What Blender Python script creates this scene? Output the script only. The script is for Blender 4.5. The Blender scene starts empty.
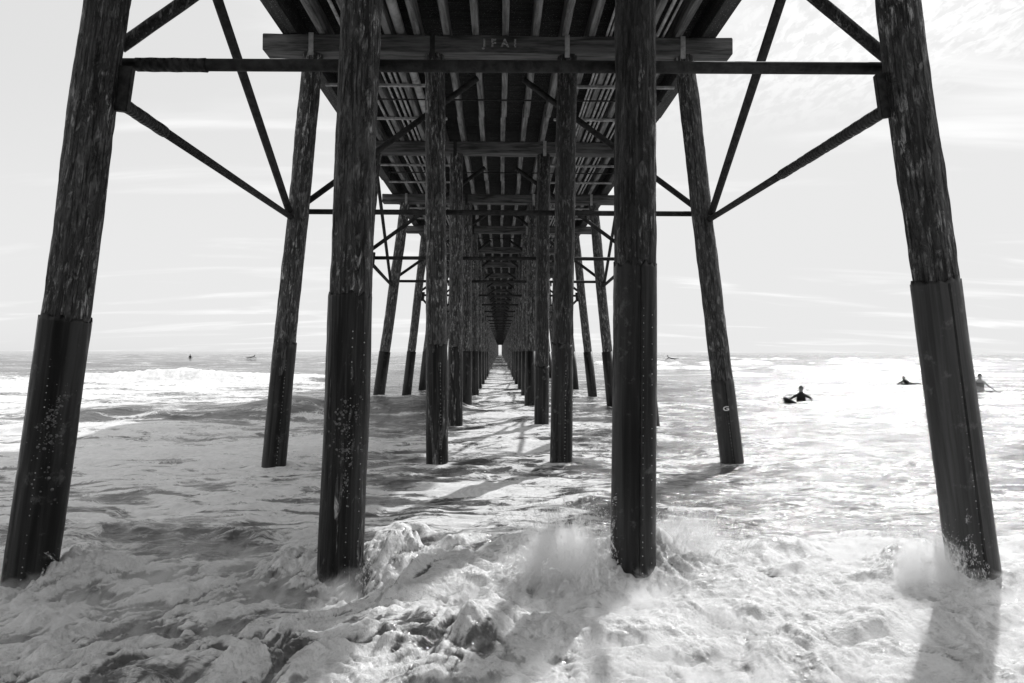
import bpy, bmesh, math, random
import numpy as np
from mathutils import Vector, Matrix, Quaternion
random.seed(7); rng = np.random.default_rng(11)
R = math.radians
SC = bpy.context.scene
COL = SC.collection

# ------------------------------------------------------------------ camera
cam = bpy.data.cameras.new('camera'); cam.lens = 24.0; cam.sensor_width = 36.0
cam.clip_start = 0.05; cam.clip_end = 20000
co = bpy.data.objects.new('camera', cam); COL.objects.link(co)
co.location = (0, 0, 1.97)
co.rotation_mode = 'XYZ'
co.rotation_euler = (Matrix.Rotation(R(-1.0), 4, 'Z') @ Matrix.Rotation(R(90 + .88), 4, 'X') @ Matrix.Rotation(R(.12), 4, 'Z')).to_euler()
SC.camera = co

# ------------------------------------------------------------------ light
SUN_AZ, SUN_EL = 33.0, 38.0           # azimuth clockwise from +Y
w = bpy.data.worlds.new('World'); SC.world = w; w.use_nodes = True
nt = w.node_tree; nt.nodes.clear(); N = nt.nodes.new; L = nt.links.new
out = N('ShaderNodeOutputWorld'); bg = N('ShaderNodeBackground'); bg.inputs[1].default_value = .06
sky = N('ShaderNodeTexSky'); sky.sky_type = 'NISHITA'; sky.sun_disc = False
sky.sun_elevation = R(SUN_EL); sky.sun_rotation = R(SUN_AZ); sky.air_density = 1.0; sky.dust_density = 2.5; sky.ozone_density = 1.0
bw = N('ShaderNodeRGBToBW'); L(sky.outputs[0], bw.inputs[0])
def wm(op, a, b=None, c=None, clamp=False):
    n = N('ShaderNodeMath'); n.operation = op; n.use_clamp = clamp
    for i, v in enumerate((a, b, c)):
        if v is None: continue
        if isinstance(v, (int, float)): n.inputs[i].default_value = v
        else: L(v, n.inputs[i])
    return n.outputs[0]
tc = N('ShaderNodeTexCoord'); sep = N('ShaderNodeSeparateXYZ'); L(tc.outputs['Generated'], sep.inputs[0])
X, Y, Z = sep.outputs
zz = wm('ADD', wm('MAXIMUM', Z, 0.0), .12)
px, py = wm('DIVIDE', X, zz), wm('DIVIDE', Y, zz)
cb = N('ShaderNodeCombineXYZ'); L(px, cb.inputs[0]); L(py, cb.inputs[1])
def wnoise(scale, detail, rough, dist=0.0, sx=1, sy=1, rot=0, off=(0, 0, 0)):
    mp = N('ShaderNodeMapping'); mp.inputs['Scale'].default_value = (sx, sy, 1); mp.inputs['Rotation'].default_value = (0, 0, R(rot)); mp.inputs['Location'].default_value = off
    L(cb.outputs[0], mp.inputs[0])
    n = N('ShaderNodeTexNoise'); n.inputs['Scale'].default_value = scale; n.inputs['Detail'].default_value = detail
    n.inputs['Roughness'].default_value = rough; n.inputs['Distortion'].default_value = dist
    L(mp.outputs[0], n.inputs['Vector']); return n.outputs[0]
def wramp(v, a, b):
    n = N('ShaderNodeMapRange'); n.interpolation_type = 'SMOOTHSTEP'; n.inputs['From Min'].default_value = a; n.inputs['From Max'].default_value = b
    L(v, n.inputs[0]); return n.outputs[0]
big = wnoise(.55, 3, .5, 0, off=(3.2, 1.4, 0))
rip = wnoise(20, 5, .62, .4, 1.5, .8, 20)
# right-hand, high cloud sheet with ripples; thin wisps elsewhere
rightm = wm('MULTIPLY', wramp(px, .15, 1.0), wramp(Z, .27, .40))
sheet = wm('MULTIPLY', rightm, wm('ADD', wm('MULTIPLY', wramp(rip, .40, .60), .8), wm('MULTIPLY', wramp(big, .46, .70), .30)), clamp=True)
wis = wm('MULTIPLY', wramp(wnoise(1.3, 5, .55, .7, .45, 1.5, -12, (1, 7, 0)), .50, .74), .75)
cl = wm('MAXIMUM', sheet, wis, clamp=True)
base = wm('POWER', bw.outputs[0], .12)
base = wm('MULTIPLY', base, 6.9)
hz = wm('MULTIPLY', wm('SUBTRACT', 1.0, wramp(Z, 0.0, .35)), 1.0)
lum = wm('ADD', wm('SMOOTH_MIN', wm('ADD', base, hz), 8.5, 1.2), wm('MULTIPLY', cl, 2.9))
L(lum, bg.inputs[0]); L(bg.outputs[0], out.inputs[0])

sl = bpy.data.lights.new('sun', 'SUN'); sl.energy = 2.45; sl.angle = R(.6); sl.color = (1, 1, 1)
so = bpy.data.objects.new('sun', sl); COL.objects.link(so)
sd = Vector((math.sin(R(SUN_AZ)) * math.cos(R(SUN_EL)), math.cos(R(SUN_AZ)) * math.cos(R(SUN_EL)), math.sin(R(SUN_EL))))
so.rotation_euler = sd.to_track_quat('Z', 'Y').to_euler(); so.location = sd * 60
SC.view_settings.view_transform = 'Standard'; SC.view_settings.look = 'None'
SC.view_settings.exposure = 0.7; SC.view_settings.gamma = 1.0; SC.view_settings.use_curve_mapping = False
SC.cycles.max_bounces = 6; SC.cycles.volume_bounces = 4

# ------------------------------------------------------------------ noise (numpy)
def _h(ix, iy, s):
    n = (ix.astype(np.int64) * 374761393 + iy.astype(np.int64) * 668265263 + s * 1442695041) & 0xffffffff
    n = ((n ^ (n >> 13)) * 1274126177) & 0xffffffff
    return (n ^ (n >> 16)) & 0xffffffff
def perlin(x, y, s=0):
    x0 = np.floor(x); y0 = np.floor(y); fx = x - x0; fy = y - y0
    u = fx * fx * fx * (fx * (fx * 6 - 15) + 10); v = fy * fy * fy * (fy * (fy * 6 - 15) + 10)
    def g(dx, dy):
        a = _h(x0 + dx, y0 + dy, s) * (2 * math.pi / 4294967296.0)
        return np.cos(a) * (fx - dx) + np.sin(a) * (fy - dy)
    a = g(0, 0); b = g(1, 0); c = g(0, 1); d = g(1, 1)
    return 1.4 * ((a * (1 - u) + b * u) * (1 - v) + (c * (1 - u) + d * u) * v)
def fbm(x, y, o=4, s=0, gain=.5):
    t = 0; a = 1
    for i in range(o):
        t = t + a * perlin(x * 2**i + i * 7.3, y * 2**i - i * 3.1, s + i); a *= gain
    return t
def billow(x, y, o=4, s=0, gain=.5):
    t = 0; a = 1; n = 0
    for i in range(o):
        t = t + a * (np.sqrt(perlin(x * 2**i + i * 7.3, y * 2**i - i * 3.1, s + i)**2 + .012) - .04); n += a; a *= gain
    return t / n
def ss(x, a, b):
    t = np.clip((x - a) / (b - a), 0, 1); return t * t * (3 - 2 * t)

# ------------------------------------------------------------------ node helper
class Mat:
    def __init__(s, name):
        s.m = bpy.data.materials.new(name); s.m.use_nodes = True; s.t = s.m.node_tree; s.t.nodes.clear()
        s.out = s.n('ShaderNodeOutputMaterial'); s.p = s.n('ShaderNodeBsdfPrincipled'); s.l(s.p.outputs[0], s.out.inputs[0])
        s.tc = s.n('ShaderNodeTexCoord'); s.p.inputs['Specular IOR Level'].default_value = .5 if name == 'sea_water' else .22
    def n(s, k): return s.t.nodes.new(k)
    def l(s, a, b): s.t.links.new(a, b)
    def put(s, sock, v):
        if isinstance(v, (int, float)): sock.default_value = v
        elif isinstance(v, tuple): sock.default_value = v
        else: s.l(v, sock)
    def math(s, op, a, b=None, c=None, clamp=False):
        n = s.n('ShaderNodeMath'); n.operation = op; n.use_clamp = clamp
        for i, v in enumerate((a, b, c)):
            if v is not None: s.put(n.inputs[i], v)
        return n.outputs[0]
    def map(s, scale=(1, 1, 1), rot=(0, 0, 0), src=None, rnd=False):
        mp = s.n('ShaderNodeMapping'); mp.inputs['Scale'].default_value = scale; mp.inputs['Rotation'].default_value = rot
        s.l(src or s.tc.outputs['Object'], mp.inputs[0])
        if rnd:
            oi = s.n('ShaderNodeObjectInfo'); v = s.n('ShaderNodeVectorMath'); v.operation = 'SCALE'
            cbn = s.n('ShaderNodeCombineXYZ')
            for i in range(3): s.l(oi.outputs['Random'], cbn.inputs[i])
            s.l(cbn.outputs[0], v.inputs[0]); v.inputs['Scale'].default_value = 37.0
            s.l(v.outputs[0], mp.inputs['Location'])
        return mp.outputs[0]
    def noise(s, vec, scale, detail=4, rough=.55, dist=0.0, typ='FBM'):
        n = s.n('ShaderNodeTexNoise'); n.noise_type = typ
        s.l(vec, n.inputs['Vector']); n.inputs['Scale'].default_value = scale; n.inputs['Detail'].default_value = detail
        n.inputs['Roughness'].default_value = rough; n.inputs['Distortion'].default_value = dist
        return n.outputs[0]
    def ramp(s, v, a, b, o0=0.0, o1=1.0):
        n = s.n('ShaderNodeMapRange'); n.interpolation_type = 'SMOOTHSTEP'
        n.inputs[1].default_value = a; n.inputs[2].default_value = b; n.inputs[3].default_value = o0; n.inputs[4].default_value = o1
        s.l(v, n.inputs[0]); return n.outputs[0]
    def mix(s, f, a, b):
        n = s.n('ShaderNodeMix'); n.data_type = 'FLOAT'; s.put(n.inputs[0], f); s.put(n.inputs[2], a); s.put(n.inputs[3], b); return n.outputs[0]
    def grey(s, v):
        if isinstance(v, (int, float)): s.p.inputs['Base Color'].default_value = (v, v, v, 1)
        else:
            c = s.n('ShaderNodeCombineColor')
            for i in range(3): s.l(v, c.inputs[i])
            s.l(c.outputs[0], s.p.inputs['Base Color'])
    def bump(s, h, st=.5, d=.01):
        b = s.n('ShaderNodeBump'); b.inputs['Strength'].default_value = st; b.inputs['Distance'].default_value = d
        s.l(h, b.inputs['Height']); s.l(b.outputs[0], s.p.inputs['Normal'])
    def rough(s, v): s.put(s.p.inputs['Roughness'], v)

def m_pile(name, flake, lo=.004, hi=.10):
    M = Mat(name)
    a = M.noise(M.map((9, 9, 1.6), rnd=True), 1.0, 6, .62, .8)
    b = M.noise(M.map((48, 48, 2.6), rnd=True), 1.0, 5, .65, .4)
    c = M.noise(M.map((13, 13, 4.0), rnd=True), 1.5, 7, .74, .5)
    d = M.noise(M.map((60, 60, 9), rnd=True), 1.0, 3, .6, .5)
    base = M.mix(M.ramp(a, .35, .65), lo, hi)
    base = M.mix(M.math('MULTIPLY', M.ramp(c, .47, .54), .85), base, hi * 1.7)
    e = M.noise(M.map((1.6, 1.6, .8), rnd=True), 1.3, 2, .5)
    pale = M.math('MULTIPLY', M.math('MULTIPLY', M.ramp(c, .53, .59), M.ramp(d, .42, .52)), M.ramp(e, .36, .62, .1, 1.0))
    base = M.mix(M.math('MULTIPLY', pale, flake, clamp=True), base, .62)
    crack = M.ramp(b, .40, .52, .10, 1.0)
    M.grey(M.math('MULTIPLY', base, crack))
    M.rough(M.ramp(a, .3, .7, .38, .7)); M.p.inputs['Specular IOR Level'].default_value = .45
    h = M.math('ADD', M.math('MULTIPLY', M.ramp(c, .44, .60), .6), M.math('ADD', M.math('MULTIPLY', b, .8), M.math('MULTIPLY', d, .3)))
    M.bump(h, 1.0, .028)
    return M.m
PILE = m_pile('weathered_pile_wood', .9)
PILE_DARK = m_pile('dark_pile_wood', .4, .009, .04)
def m_sleeve(name='wet_dark_sleeve', lo=.007, hi=.042):
    M = Mat(name)
    v = M.map((12, 12, .5), rnd=True); a = M.noise(v, 1, 5, .6, .3); b = M.noise(M.map((5, 5, 5), rnd=True), 1, 6, .7)
    M.grey(M.math('ADD', M.mix(M.ramp(a, .35, .7), lo, hi), M.math('MULTIPLY', M.ramp(b, .56, .70), .07)))
    M.rough(M.ramp(b, .3, .7, .28, .55)); M.bump(M.math('ADD', a, M.math('MULTIPLY', b, .4)), .45, .01); return M.m
SLEEVE = m_sleeve(); SLEEVE_LIT = m_sleeve('foam_lit_sleeve', .03, .075)  # second sleeve is a lighter copy, foam-bounced light put into its colour
def m_sleeve2():
    M = Mat('fibrous_wet_wrap')
    v = M.map((22, 22, .8), rnd=True); a = M.noise(v, 1, 6, .65, .5); b = M.noise(M.map((8, 8, 3), rnd=True), 1.4, 5, .65, 1.0)
    M.grey(M.math('ADD', M.mix(M.ramp(a, .4, .68), .004, .035), M.math('MULTIPLY', M.ramp(b, .60, .70), .08)))
    M.rough(.42); M.bump(a, .9, .02); return M.m
WRAP = m_sleeve2()
def simple(name, col, rough=.6, nz=.4, metal=0.0, scale=8, stretch=(1, 1, 1), bump=.3, bd=.01, pale=0.0):
    M = Mat(name); v = M.map(stretch, rnd=True); a = M.noise(v, scale, 6, .62, .3); b = M.noise(M.map(rnd=True), 55, 2, .5)
    g = M.ramp(a, .3, .7, col * (1 - nz), col * (1 + nz))
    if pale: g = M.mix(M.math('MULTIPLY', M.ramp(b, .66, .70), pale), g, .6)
    M.grey(g); M.rough(rough); M.p.inputs['Metallic'].default_value = metal; M.bump(a, bump, bd); return M.m
CAPM = simple('cap_timber', .10, .7, .65, 0, 2.2, (.6, 6, 6), .6, .012)
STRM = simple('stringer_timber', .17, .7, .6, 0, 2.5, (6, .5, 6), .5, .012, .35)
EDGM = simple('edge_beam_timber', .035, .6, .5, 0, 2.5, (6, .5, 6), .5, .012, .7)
DECKM = simple('deck_plank_timber', .022, .8, .6, 0, 3, (.6, 8, 6), .4, .01, .5)  # pale specks painted in for daylight leaking between the planks
STEEL = simple('corroded_steel_pipe', .032, .85, .5, .0, 9, (1, 1, 1), .5, .008)
PALEP = simple('pale_painted_pipe', .42, .5, .3, 0, 6, (1, 1, 1), .2, .004)
GREYP = simple('grey_conduit', .38, .45, .4, 0, 7, (1, 1, 1), .2, .004)
WRAPP = simple('tape_wrap', .026, .55, .7, 0, 14, (1, 1, 1), .8, .012)
NAILM = simple('bright_nail_heads', .6, .4, .2, 0, 10)
BARN = simple('barnacle_shell', .14, .85, .6, 0, 40, (1, 1, 1), .6, .006)
PAINT = simple('faded_white_paint', .30, .8, .8, 0, 30)
TAGP = simple('white_paint_mark', .78, .6, .08, 0, 20)
SEAM = simple('seam_strip', .02, .4, .5, 0, 10)

# ------------------------------------------------------------------ mesh helpers
def finish(name, bm, mats, parent=None, smooth=False, loc=None, rot=None):
    me = bpy.data.meshes.new(name); bm.to_mesh(me); bm.free()
    for m in (mats if isinstance(mats, (list, tuple)) else [mats]): me.materials.append(m)
    if smooth: me.polygons.foreach_set('use_smooth', [True] * len(me.polygons))
    o = bpy.data.objects.new(name, me); COL.objects.link(o)
    if parent: o.parent = parent
    if loc is not None: o.location = loc
    if rot is not None: o.rotation_mode = 'QUATERNION'; o.rotation_quaternion = rot
    return o
def tag(o, label=None, cat=None, group=None, kind=None):
    for k, v in (('label', label), ('category', cat), ('group', group), ('kind', kind)):
        if v: o[k] = v
    return o
def frame(p0, p1):
    z = (Vector(p1) - Vector(p0)); l = z.length; q = z.to_track_quat('Z', 'Y'); return q, l
def tube(bm, p0, p1, r0, r1=None, seg=12, rings=1, caps=True, mi=0):
    r1 = r0 if r1 is None else r1
    q, l = frame(p0, p1); p0 = Vector(p0); rs = []
    for k in range(rings + 1):
        t = k / rings; r = r0 + (r1 - r0) * t
        rs.append([bm.verts.new(p0 + q @ Vector((r * math.cos(2 * math.pi * i / seg), r * math.sin(2 * math.pi * i / seg), l * t))) for i in range(seg)])
    for k in range(rings):
        for i in range(seg):
            j = (i + 1) % seg; f = bm.faces.new((rs[k][i], rs[k][j], rs[k + 1][j], rs[k + 1][i])); f.material_index = mi; f.smooth = True
    if caps:
        f = bm.faces.new(rs[0][::-1]); f.material_index = mi; f = bm.faces.new(rs[-1]); f.material_index = mi
def box(bm, c, s, q=None, mi=0, bev=0.0, jit=0.0):
    c = Vector(c); vs = []
    for dx in (-.5, .5):
        for dy in (-.5, .5):
            for dz in (-.5, .5):
                v = Vector((dx * s[0], dy * s[1], dz * s[2]))
                if q: v = q @ v
                if jit: v += Vector([random.uniform(-jit, jit) for _ in range(3)])
                vs.append(bm.verts.new(c + v))
    fs = []
    for a in ((0, 1, 3, 2), (4, 6, 7, 5), (0, 4, 5, 1), (2, 3, 7, 6), (0, 2, 6, 4), (1, 5, 7, 3)):
        f = bm.faces.new([vs[i] for i in a]); f.material_index = mi; fs.append(f)
    if bev:
        es = list({e for f in fs for e in f.edges}); bmesh.ops.bevel(bm, geom=es, offset=bev, segments=2, affect='EDGES')
def pipe_obj(name, p0, p1, r, m, parent, seg=14, wob=0.0, rings=1):
    bm = bmesh.new(); tube(bm, p0, p1, r, r, seg, rings)
    if wob:
        for v in bm.verts: v.co += Vector([random.uniform(-wob, wob) for _ in range(3)])
    return finish(name, bm, m, parent)

def pile_mesh(length, r0, r1, seg, rings, seed, amp=.006):
    """tapered log along +Z with bark relief"""
    th = np.linspace(0, 2 * math.pi, seg, endpoint=False); z = np.linspace(0, length, rings + 1)
    T, Zm = np.meshgrid(th, z)
    rad = r0 + (r1 - r0) * Zm / length
    cx, cy = np.cos(T), np.sin(T)
    u = T * seg / (2 * math.pi)
    # periodic noise in the angle: sample on a circle using two projections
    n = fbm(cx * 2.2 + Zm * .9, cy * 2.2 + Zm * .35, 3, seed) * 1.2
    n2 = fbm(cx * 9 + Zm * 1.1, cy * 9 - Zm * 1.7, 3, seed + 9)
    sway = np.stack([perlin(Zm * .45, Zm * 0 + 3.3 + seed, seed), perlin(Zm * .45, Zm * 0 + 8.1 + seed, seed + 1)], -1) * .012
    rad = rad + amp * n + amp * .7 * n2
    co_ = np.stack([rad * cx + sway[..., 0], rad * cy + sway[..., 1], Zm], -1).reshape(-1, 3)
    me = bpy.data.meshes.new('piling')
    i = np.arange(rings)[:, None] * seg; j = np.arange(seg)[None]; k = (j + 1) % seg
    f = np.stack([i + j, i + k, i + seg + k, i + seg + j], -1).reshape(-1, 4)
    me.from_pydata(co_.tolist(), [], f.tolist()); me.polygons.foreach_set('use_smooth', [True] * len(me.polygons))
    return me

# ------------------------------------------------------------------ SEA
def crest(x, y, y0, amp, wf, wb):
    u = y - y0
    return amp * np.where(u < 0, np.exp(-(u / wf)**2), np.exp(-(u / wb)**2))
def sea(x, y, sp):
    """height and foam; sp = local grid spacing"""
    H = np.zeros_like(x); F = np.zeros_like(x)
    lod = lambda lam: ss(lam / np.maximum(sp, 1e-4), 2.0, 5.0)
    # long swell and wind chop, mostly travelling towards the shore
    for i, (lam, a, rot) in enumerate(((14, .10, .08), (7, .075, -.2), (3.6, .085, .3), (1.9, .070, -.35), (1.0, .050, .5), (.55, .030, -.6), (.3, .016, .2), (.16, .008, 0))):
        c, s = math.cos(rot), math.sin(rot); xr = x * c + y * s; yr = -x * s + y * c
        n = perlin(xr / (lam * 2.0) + i * 5, yr / lam + i * 9 + .25 * perlin(xr / lam, yr / lam, 70 + i), 20 + i)
        n = (.35 - np.abs(n)) * 1.4 if i % 2 == 0 and i > 1 else n
        H += a * n * lod(lam)
    wob = fbm(x / 9, y / 30, 3, 40)
    wq = .5 * fbm(x / 2, y / 2, 2, 61)
    rip = (.65 * perlin((x + y * .12) / 1.5, (y + wq) / .42, 62) * lod(.42) + .9 * perlin((x - y * .2) / .62, (y + wq) / .17, 63) * lod(.17) + .95 * perlin((x + y * .3) / .28, (y + .3 * wq) / .075, 64) * lod(.075))
    mid = ss(y, 6.6, 8.5) * (1 - ss(y, 60, 120))
    F += (.60 + .25 * ss(-x, 0, 2)) * rip * mid; H += .018 * rip * mid
    big = np.clip(y / 8, 0, 1)
    # dark unbroken wave face on the left
    m1 = ss(x, -17, -11) * (1 - ss(x, -2.4, -.4)); y1 = 21.6 + .9 * wob + .10 * (x + 6) + .5 * perlin(x / 1.7, x * 0, 3)
    c1 = crest(x, y, y1, 1, 1.1, 3.0) * m1 * (.70 + .45 * perlin(x / 2.6, x * 0 + 2, 5)) * (.55 + .45 * ss(x, -12, -6)); H += .66 * c1
    # second roller inside, further left
    m1b = 1 - ss(x, -9, -5); y1b = 17.5 + .6 * wob + .25 * (x + 9); c1b = crest(x, y, y1b, 1, .8, 1.8) * m1b; H += .16 * c1b
    # breaker on the left, foaming
    m2 = 1 - ss(x, -13, -6); y2 = 45 + 2 * wob + .12 * (x + 20); amp2 = .34 + .42 * np.exp(-((x + 20) / 5)**2) + .12 * perlin(x / 2.0, x * 0 + 7, 6)
    c2 = crest(x, y, y2, 1, 2.2, 3.5) * m2; H += amp2 * c2
    B = m2 * ss(y, y2 - 6, y2 - 1.5) * (1 - ss(y, y2 + .2, y2 + 1.6)) * ss(-x, 9, 14) * (1 - .8 * ss(-x, 23, 30)) * (.8 + .7 * fbm(x / 3, y / 2, 3, 44))
    F += 1.0 * B; H += .42 * np.clip(B, 0, 1) * (billow(x / 1.2, y / .9, 3, 46) - .1)
    for (yy, am, wf, wb, x0, x1, sd_) in ((66, .45, 4, 7, -999, 6, 1), (98, .9, 6, 10, -999, 10, 2), (150, .9, 8, 14, -999, 999, 3), (215, 1.0, 10, 20, -999, 999, 4), (330, 1.1, 14, 25, -999, 999, 5)):
        m = ss(x, x0 - 1, x0 + 8) * (1 - ss(x, x1 - 10, x1 + 2)); yv = yy + 4 * fbm(x / 30, x * 0 + sd_, 3, sd_ + 60) * (yy / 60)
        H += am * crest(x, y, yv, 1, wf, wb) * m * (.6 + .5 * perlin(x / 25, x * 0 + sd_, sd_))
    # breakers on the right
    for (yy, am, x0, sd_, fw) in ((58, .35, 14, 11, .8), (78, .75, 12, 12, 1.2), (112, .9, 8, 13, 1.0), (165, 1.0, 20, 14, .8)):
        m = ss(x, x0, x0 + 8); yv = yy + 3 * fbm(x / 18, x * 0 + sd_, 3, sd_ + 60) + .02 * x
        br = .5 + .9 * perlin(x / 9, x * 0 + sd_, sd_) + .4 * perlin(x / 2.5, x * 0 + sd_, sd_ + 4)
        H += am * crest(x, y, yv, 1, 2.6, 4) * m * np.clip(br, .15, 1.1)
        F += fw * m * ss(y, yv - 6, yv - 1) * (1 - ss(y, yv + .3, yv + 2.5)) * ss(br, .25, .7)
    F += .04 * ss(x, 5, 20) * ss(y, 18, 30) * (1 - ss(y, 140, 220))
    # foam left behind in bands between
    F += .36 * ss(-x, 2.0, 5) * ss(y, 10.5, 15) * (1 - ss(y, 38, 44)) * (1 - c1) * (1 - .7 * ss(y, 18, 20) * m1)
    F += .28 * ss(-x, 4, 9) * ss(y, 22, 25) * (1 - ss(y, 40, 46)) * (.7 + fbm(x / 5, y / 2, 3, 48))
    F -= .5 * c1 * ss(y1 - y, -.3, .2)
    F += .12 * ss(x, -1.0, .8) * ss(y, 6.5, 9) * (1 - ss(y, 30, 45))
    F += .48 * (1 - ss(x, -2.2, -.6)) * ss(y, 6.5, 8) * (1 - ss(y, 14, 19)) * (.85 + .6 * fbm(x / 2.5, y / 1.2, 3, 52))
    # patchy white lane under the pier
    F += .42 * np.exp(-((x + .1) / 1.1)**2) * ss(y, 6, 8) * (1 - ss(y, 60, 90))
    # foreground white water
    ex = 7.4 + .5 * fbm(x / 1.5, y / 3, 2, 80) + .35 * ss(x, 1.5, 4) - .3 * ss(-x, 1, 3)
    near = 1 - ss(y, ex - 1.1, ex)
    wx = x + .22 * fbm(x / .9, y / .9, 2, 90); wy = y + .22 * fbm(x / .9 + 9, y / .9, 2, 95)
    c, s = np.cos(.45), np.sin(.45)
    xr = wx * c + wy * s; yr = -wx * s + wy * c
    b1 = billow(xr / 1.5, yr / .75, 2, 100); b2 = billow(xr / .60, yr / .34, 3, 110, .5); b3 = billow(xr / .21, yr / .13, 3, 120, .55)
    rt = ss(x, -.6, .9)
    def streak(th, sd_):
        c, s = math.cos(th), math.sin(th); a_ = wx * c + wy * s; k_ = -wx * s + wy * c
        return fbm(a_ / .55, k_ / .07, 4, sd_, .6)
    st = streak(.95, 150) * (1 - rt) + streak(-.85, 160) * rt
    soft = 1 - .35 * rt
    b5 = billow(xr / .085, yr / .05, 2, 170)
    H += near * (.22 * (b1 - .22) + soft * (.17 * (b2 - .22) + .08 * (b3 - .22) + .022 * (b5 - .2)) + .012 * st - .01)
    for cx in (1.17, 4.2, -1.38): H -= .07 * np.exp(-((x - cx) / .35)**2 - ((y - 5.6) / .3)**2)
    crestiness = 1.6 * (b2 - .24) + 1.5 * (b1 - .24) + .7 * (b3 - .22)
    F += near * ((.62 + .40 * rt) + (2.5 - 1.1 * rt) * crestiness + (.75 - .2 * rt) * st)
    # foam piled against the near pilings
    for (cx, cy, a, sx, sy) in ((-1.0, 6.2, .20, .45, .3), (-1.75, 6.3, .12, .35, .35), (.60, 5.95, .16, .38, .40), (1.45, 6.3, .16, .40, .4), (3.70, 6.05, .14, .28, .35), (-3.75, 6.1, .12, .35, .3), (4.3, 5.6, .05, .4, .4)):
        g = np.exp(-((x - cx) / sx)**2 - ((y - cy) / sy)**2); H += a * g * (.55 + 1.4 * b2 + .8 * b3); F += .5 * g
    for nn, prs in ((2, (-3.95, -1.09, 1.07, 4.10)), (3, (-4.05, -1.18, 1.1, 4.02)), (4, (-4.3, -1.19, 1.06, 3.97)), (5, (-4.1, -1.12, 1.13, 4.08))):
        for xx in prs:
            d = np.sqrt((x - xx)**2 + (y - nn * 6.0 - .05)**2); g = np.exp(-((d - .24) / .16)**2); F += .5 * g * (.6 + perlin(x * 3, y * 3, 55)); H += .03 * g
    # crests rolling through the near field
    yv = 4.75 + .35 * x + .3 * fbm(x / .8, x * 0, 3, 140); H += .13 * crest(x, y, yv, 1, .16, .5) * (1 - ss(x, -.2, .4)) * (.6 + 1.2 * b2)
    yv = 6.9 - .12 * x + .2 * fbm(x / .7, x * 0, 3, 141); H += .09 * crest(x, y, yv, 1, .2, .5) * ss(-x, -.6, 0) * (.5 + 1.4 * b2)
    return H, F, near

def build_sea():
    nr, nc = 1050, 1250
    t = np.linspace(0, 1, nr)
    y = 1.5 + 3.0 * (np.exp(t * 4.3) - 1) / (np.exp(4.3 * .28) - 1)
    y = np.where(t > .62, y, y)
    # stretch the far end out to the horizon
    y = y * (1 + np.where(t > .8, ((t - .8) / .2)**3 * 90, 0))
    s = np.linspace(-1, 1, nc); s = .95 * s + .75 * np.sign(s) * np.abs(s)**6
    Yg, Sg = np.meshgrid(y, s, indexing='ij')
    Xg = (Yg + 1.2) * Sg
    sp = np.maximum((Yg + 1.2) * 1.9 / nc, np.gradient(y)[:, None])
    Hh, F, Nr = sea(Xg, Yg, sp)
    # flatten out past 500 m, earth curvature ignored
    Hh *= 1 - ss(Yg, 600, 1500)
    co_ = np.stack([Xg, Yg, Hh], -1).reshape(-1, 3).astype(np.float32)
    me = bpy.data.meshes.new('sea'); nv = nr * nc
    me.vertices.add(nv); me.vertices.foreach_set('co', co_.ravel())
    i = (np.arange(nr - 1)[:, None] * nc); j = np.arange(nc - 1)[None]
    q = np.stack([i + j, i + j + 1, i + nc + j + 1, i + nc + j], -1).reshape(-1, 4)
    me.loops.add(q.size); me.loops.foreach_set('vertex_index', q.ravel().astype(np.int32))
    me.polygons.add(len(q)); me.polygons.foreach_set('loop_start', np.arange(0, q.size, 4, dtype=np.int32)); me.polygons.foreach_set('loop_total', np.full(len(q), 4, np.int32))
    me.polygons.foreach_set('use_smooth', np.ones(len(q), bool))
    at = me.attributes.new('foam', 'FLOAT', 'POINT'); at.data.foreach_set('value', F.ravel().astype(np.float32))
    at = me.attributes.new('churn', 'FLOAT', 'POINT'); at.data.foreach_set('value', Nr.ravel().astype(np.float32))
    me.update(); me.validate()
    o = bpy.data.objects.new('sea', me); COL.objects.link(o); o['kind'] = 'structure'
    return o
def sea_h(x, y):
    a = np.array([float(x)]); b = np.array([float(y)]); sp = np.array([max(.01, y * .003)])
    return float(sea(a, b, sp)[0][0])

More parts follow.
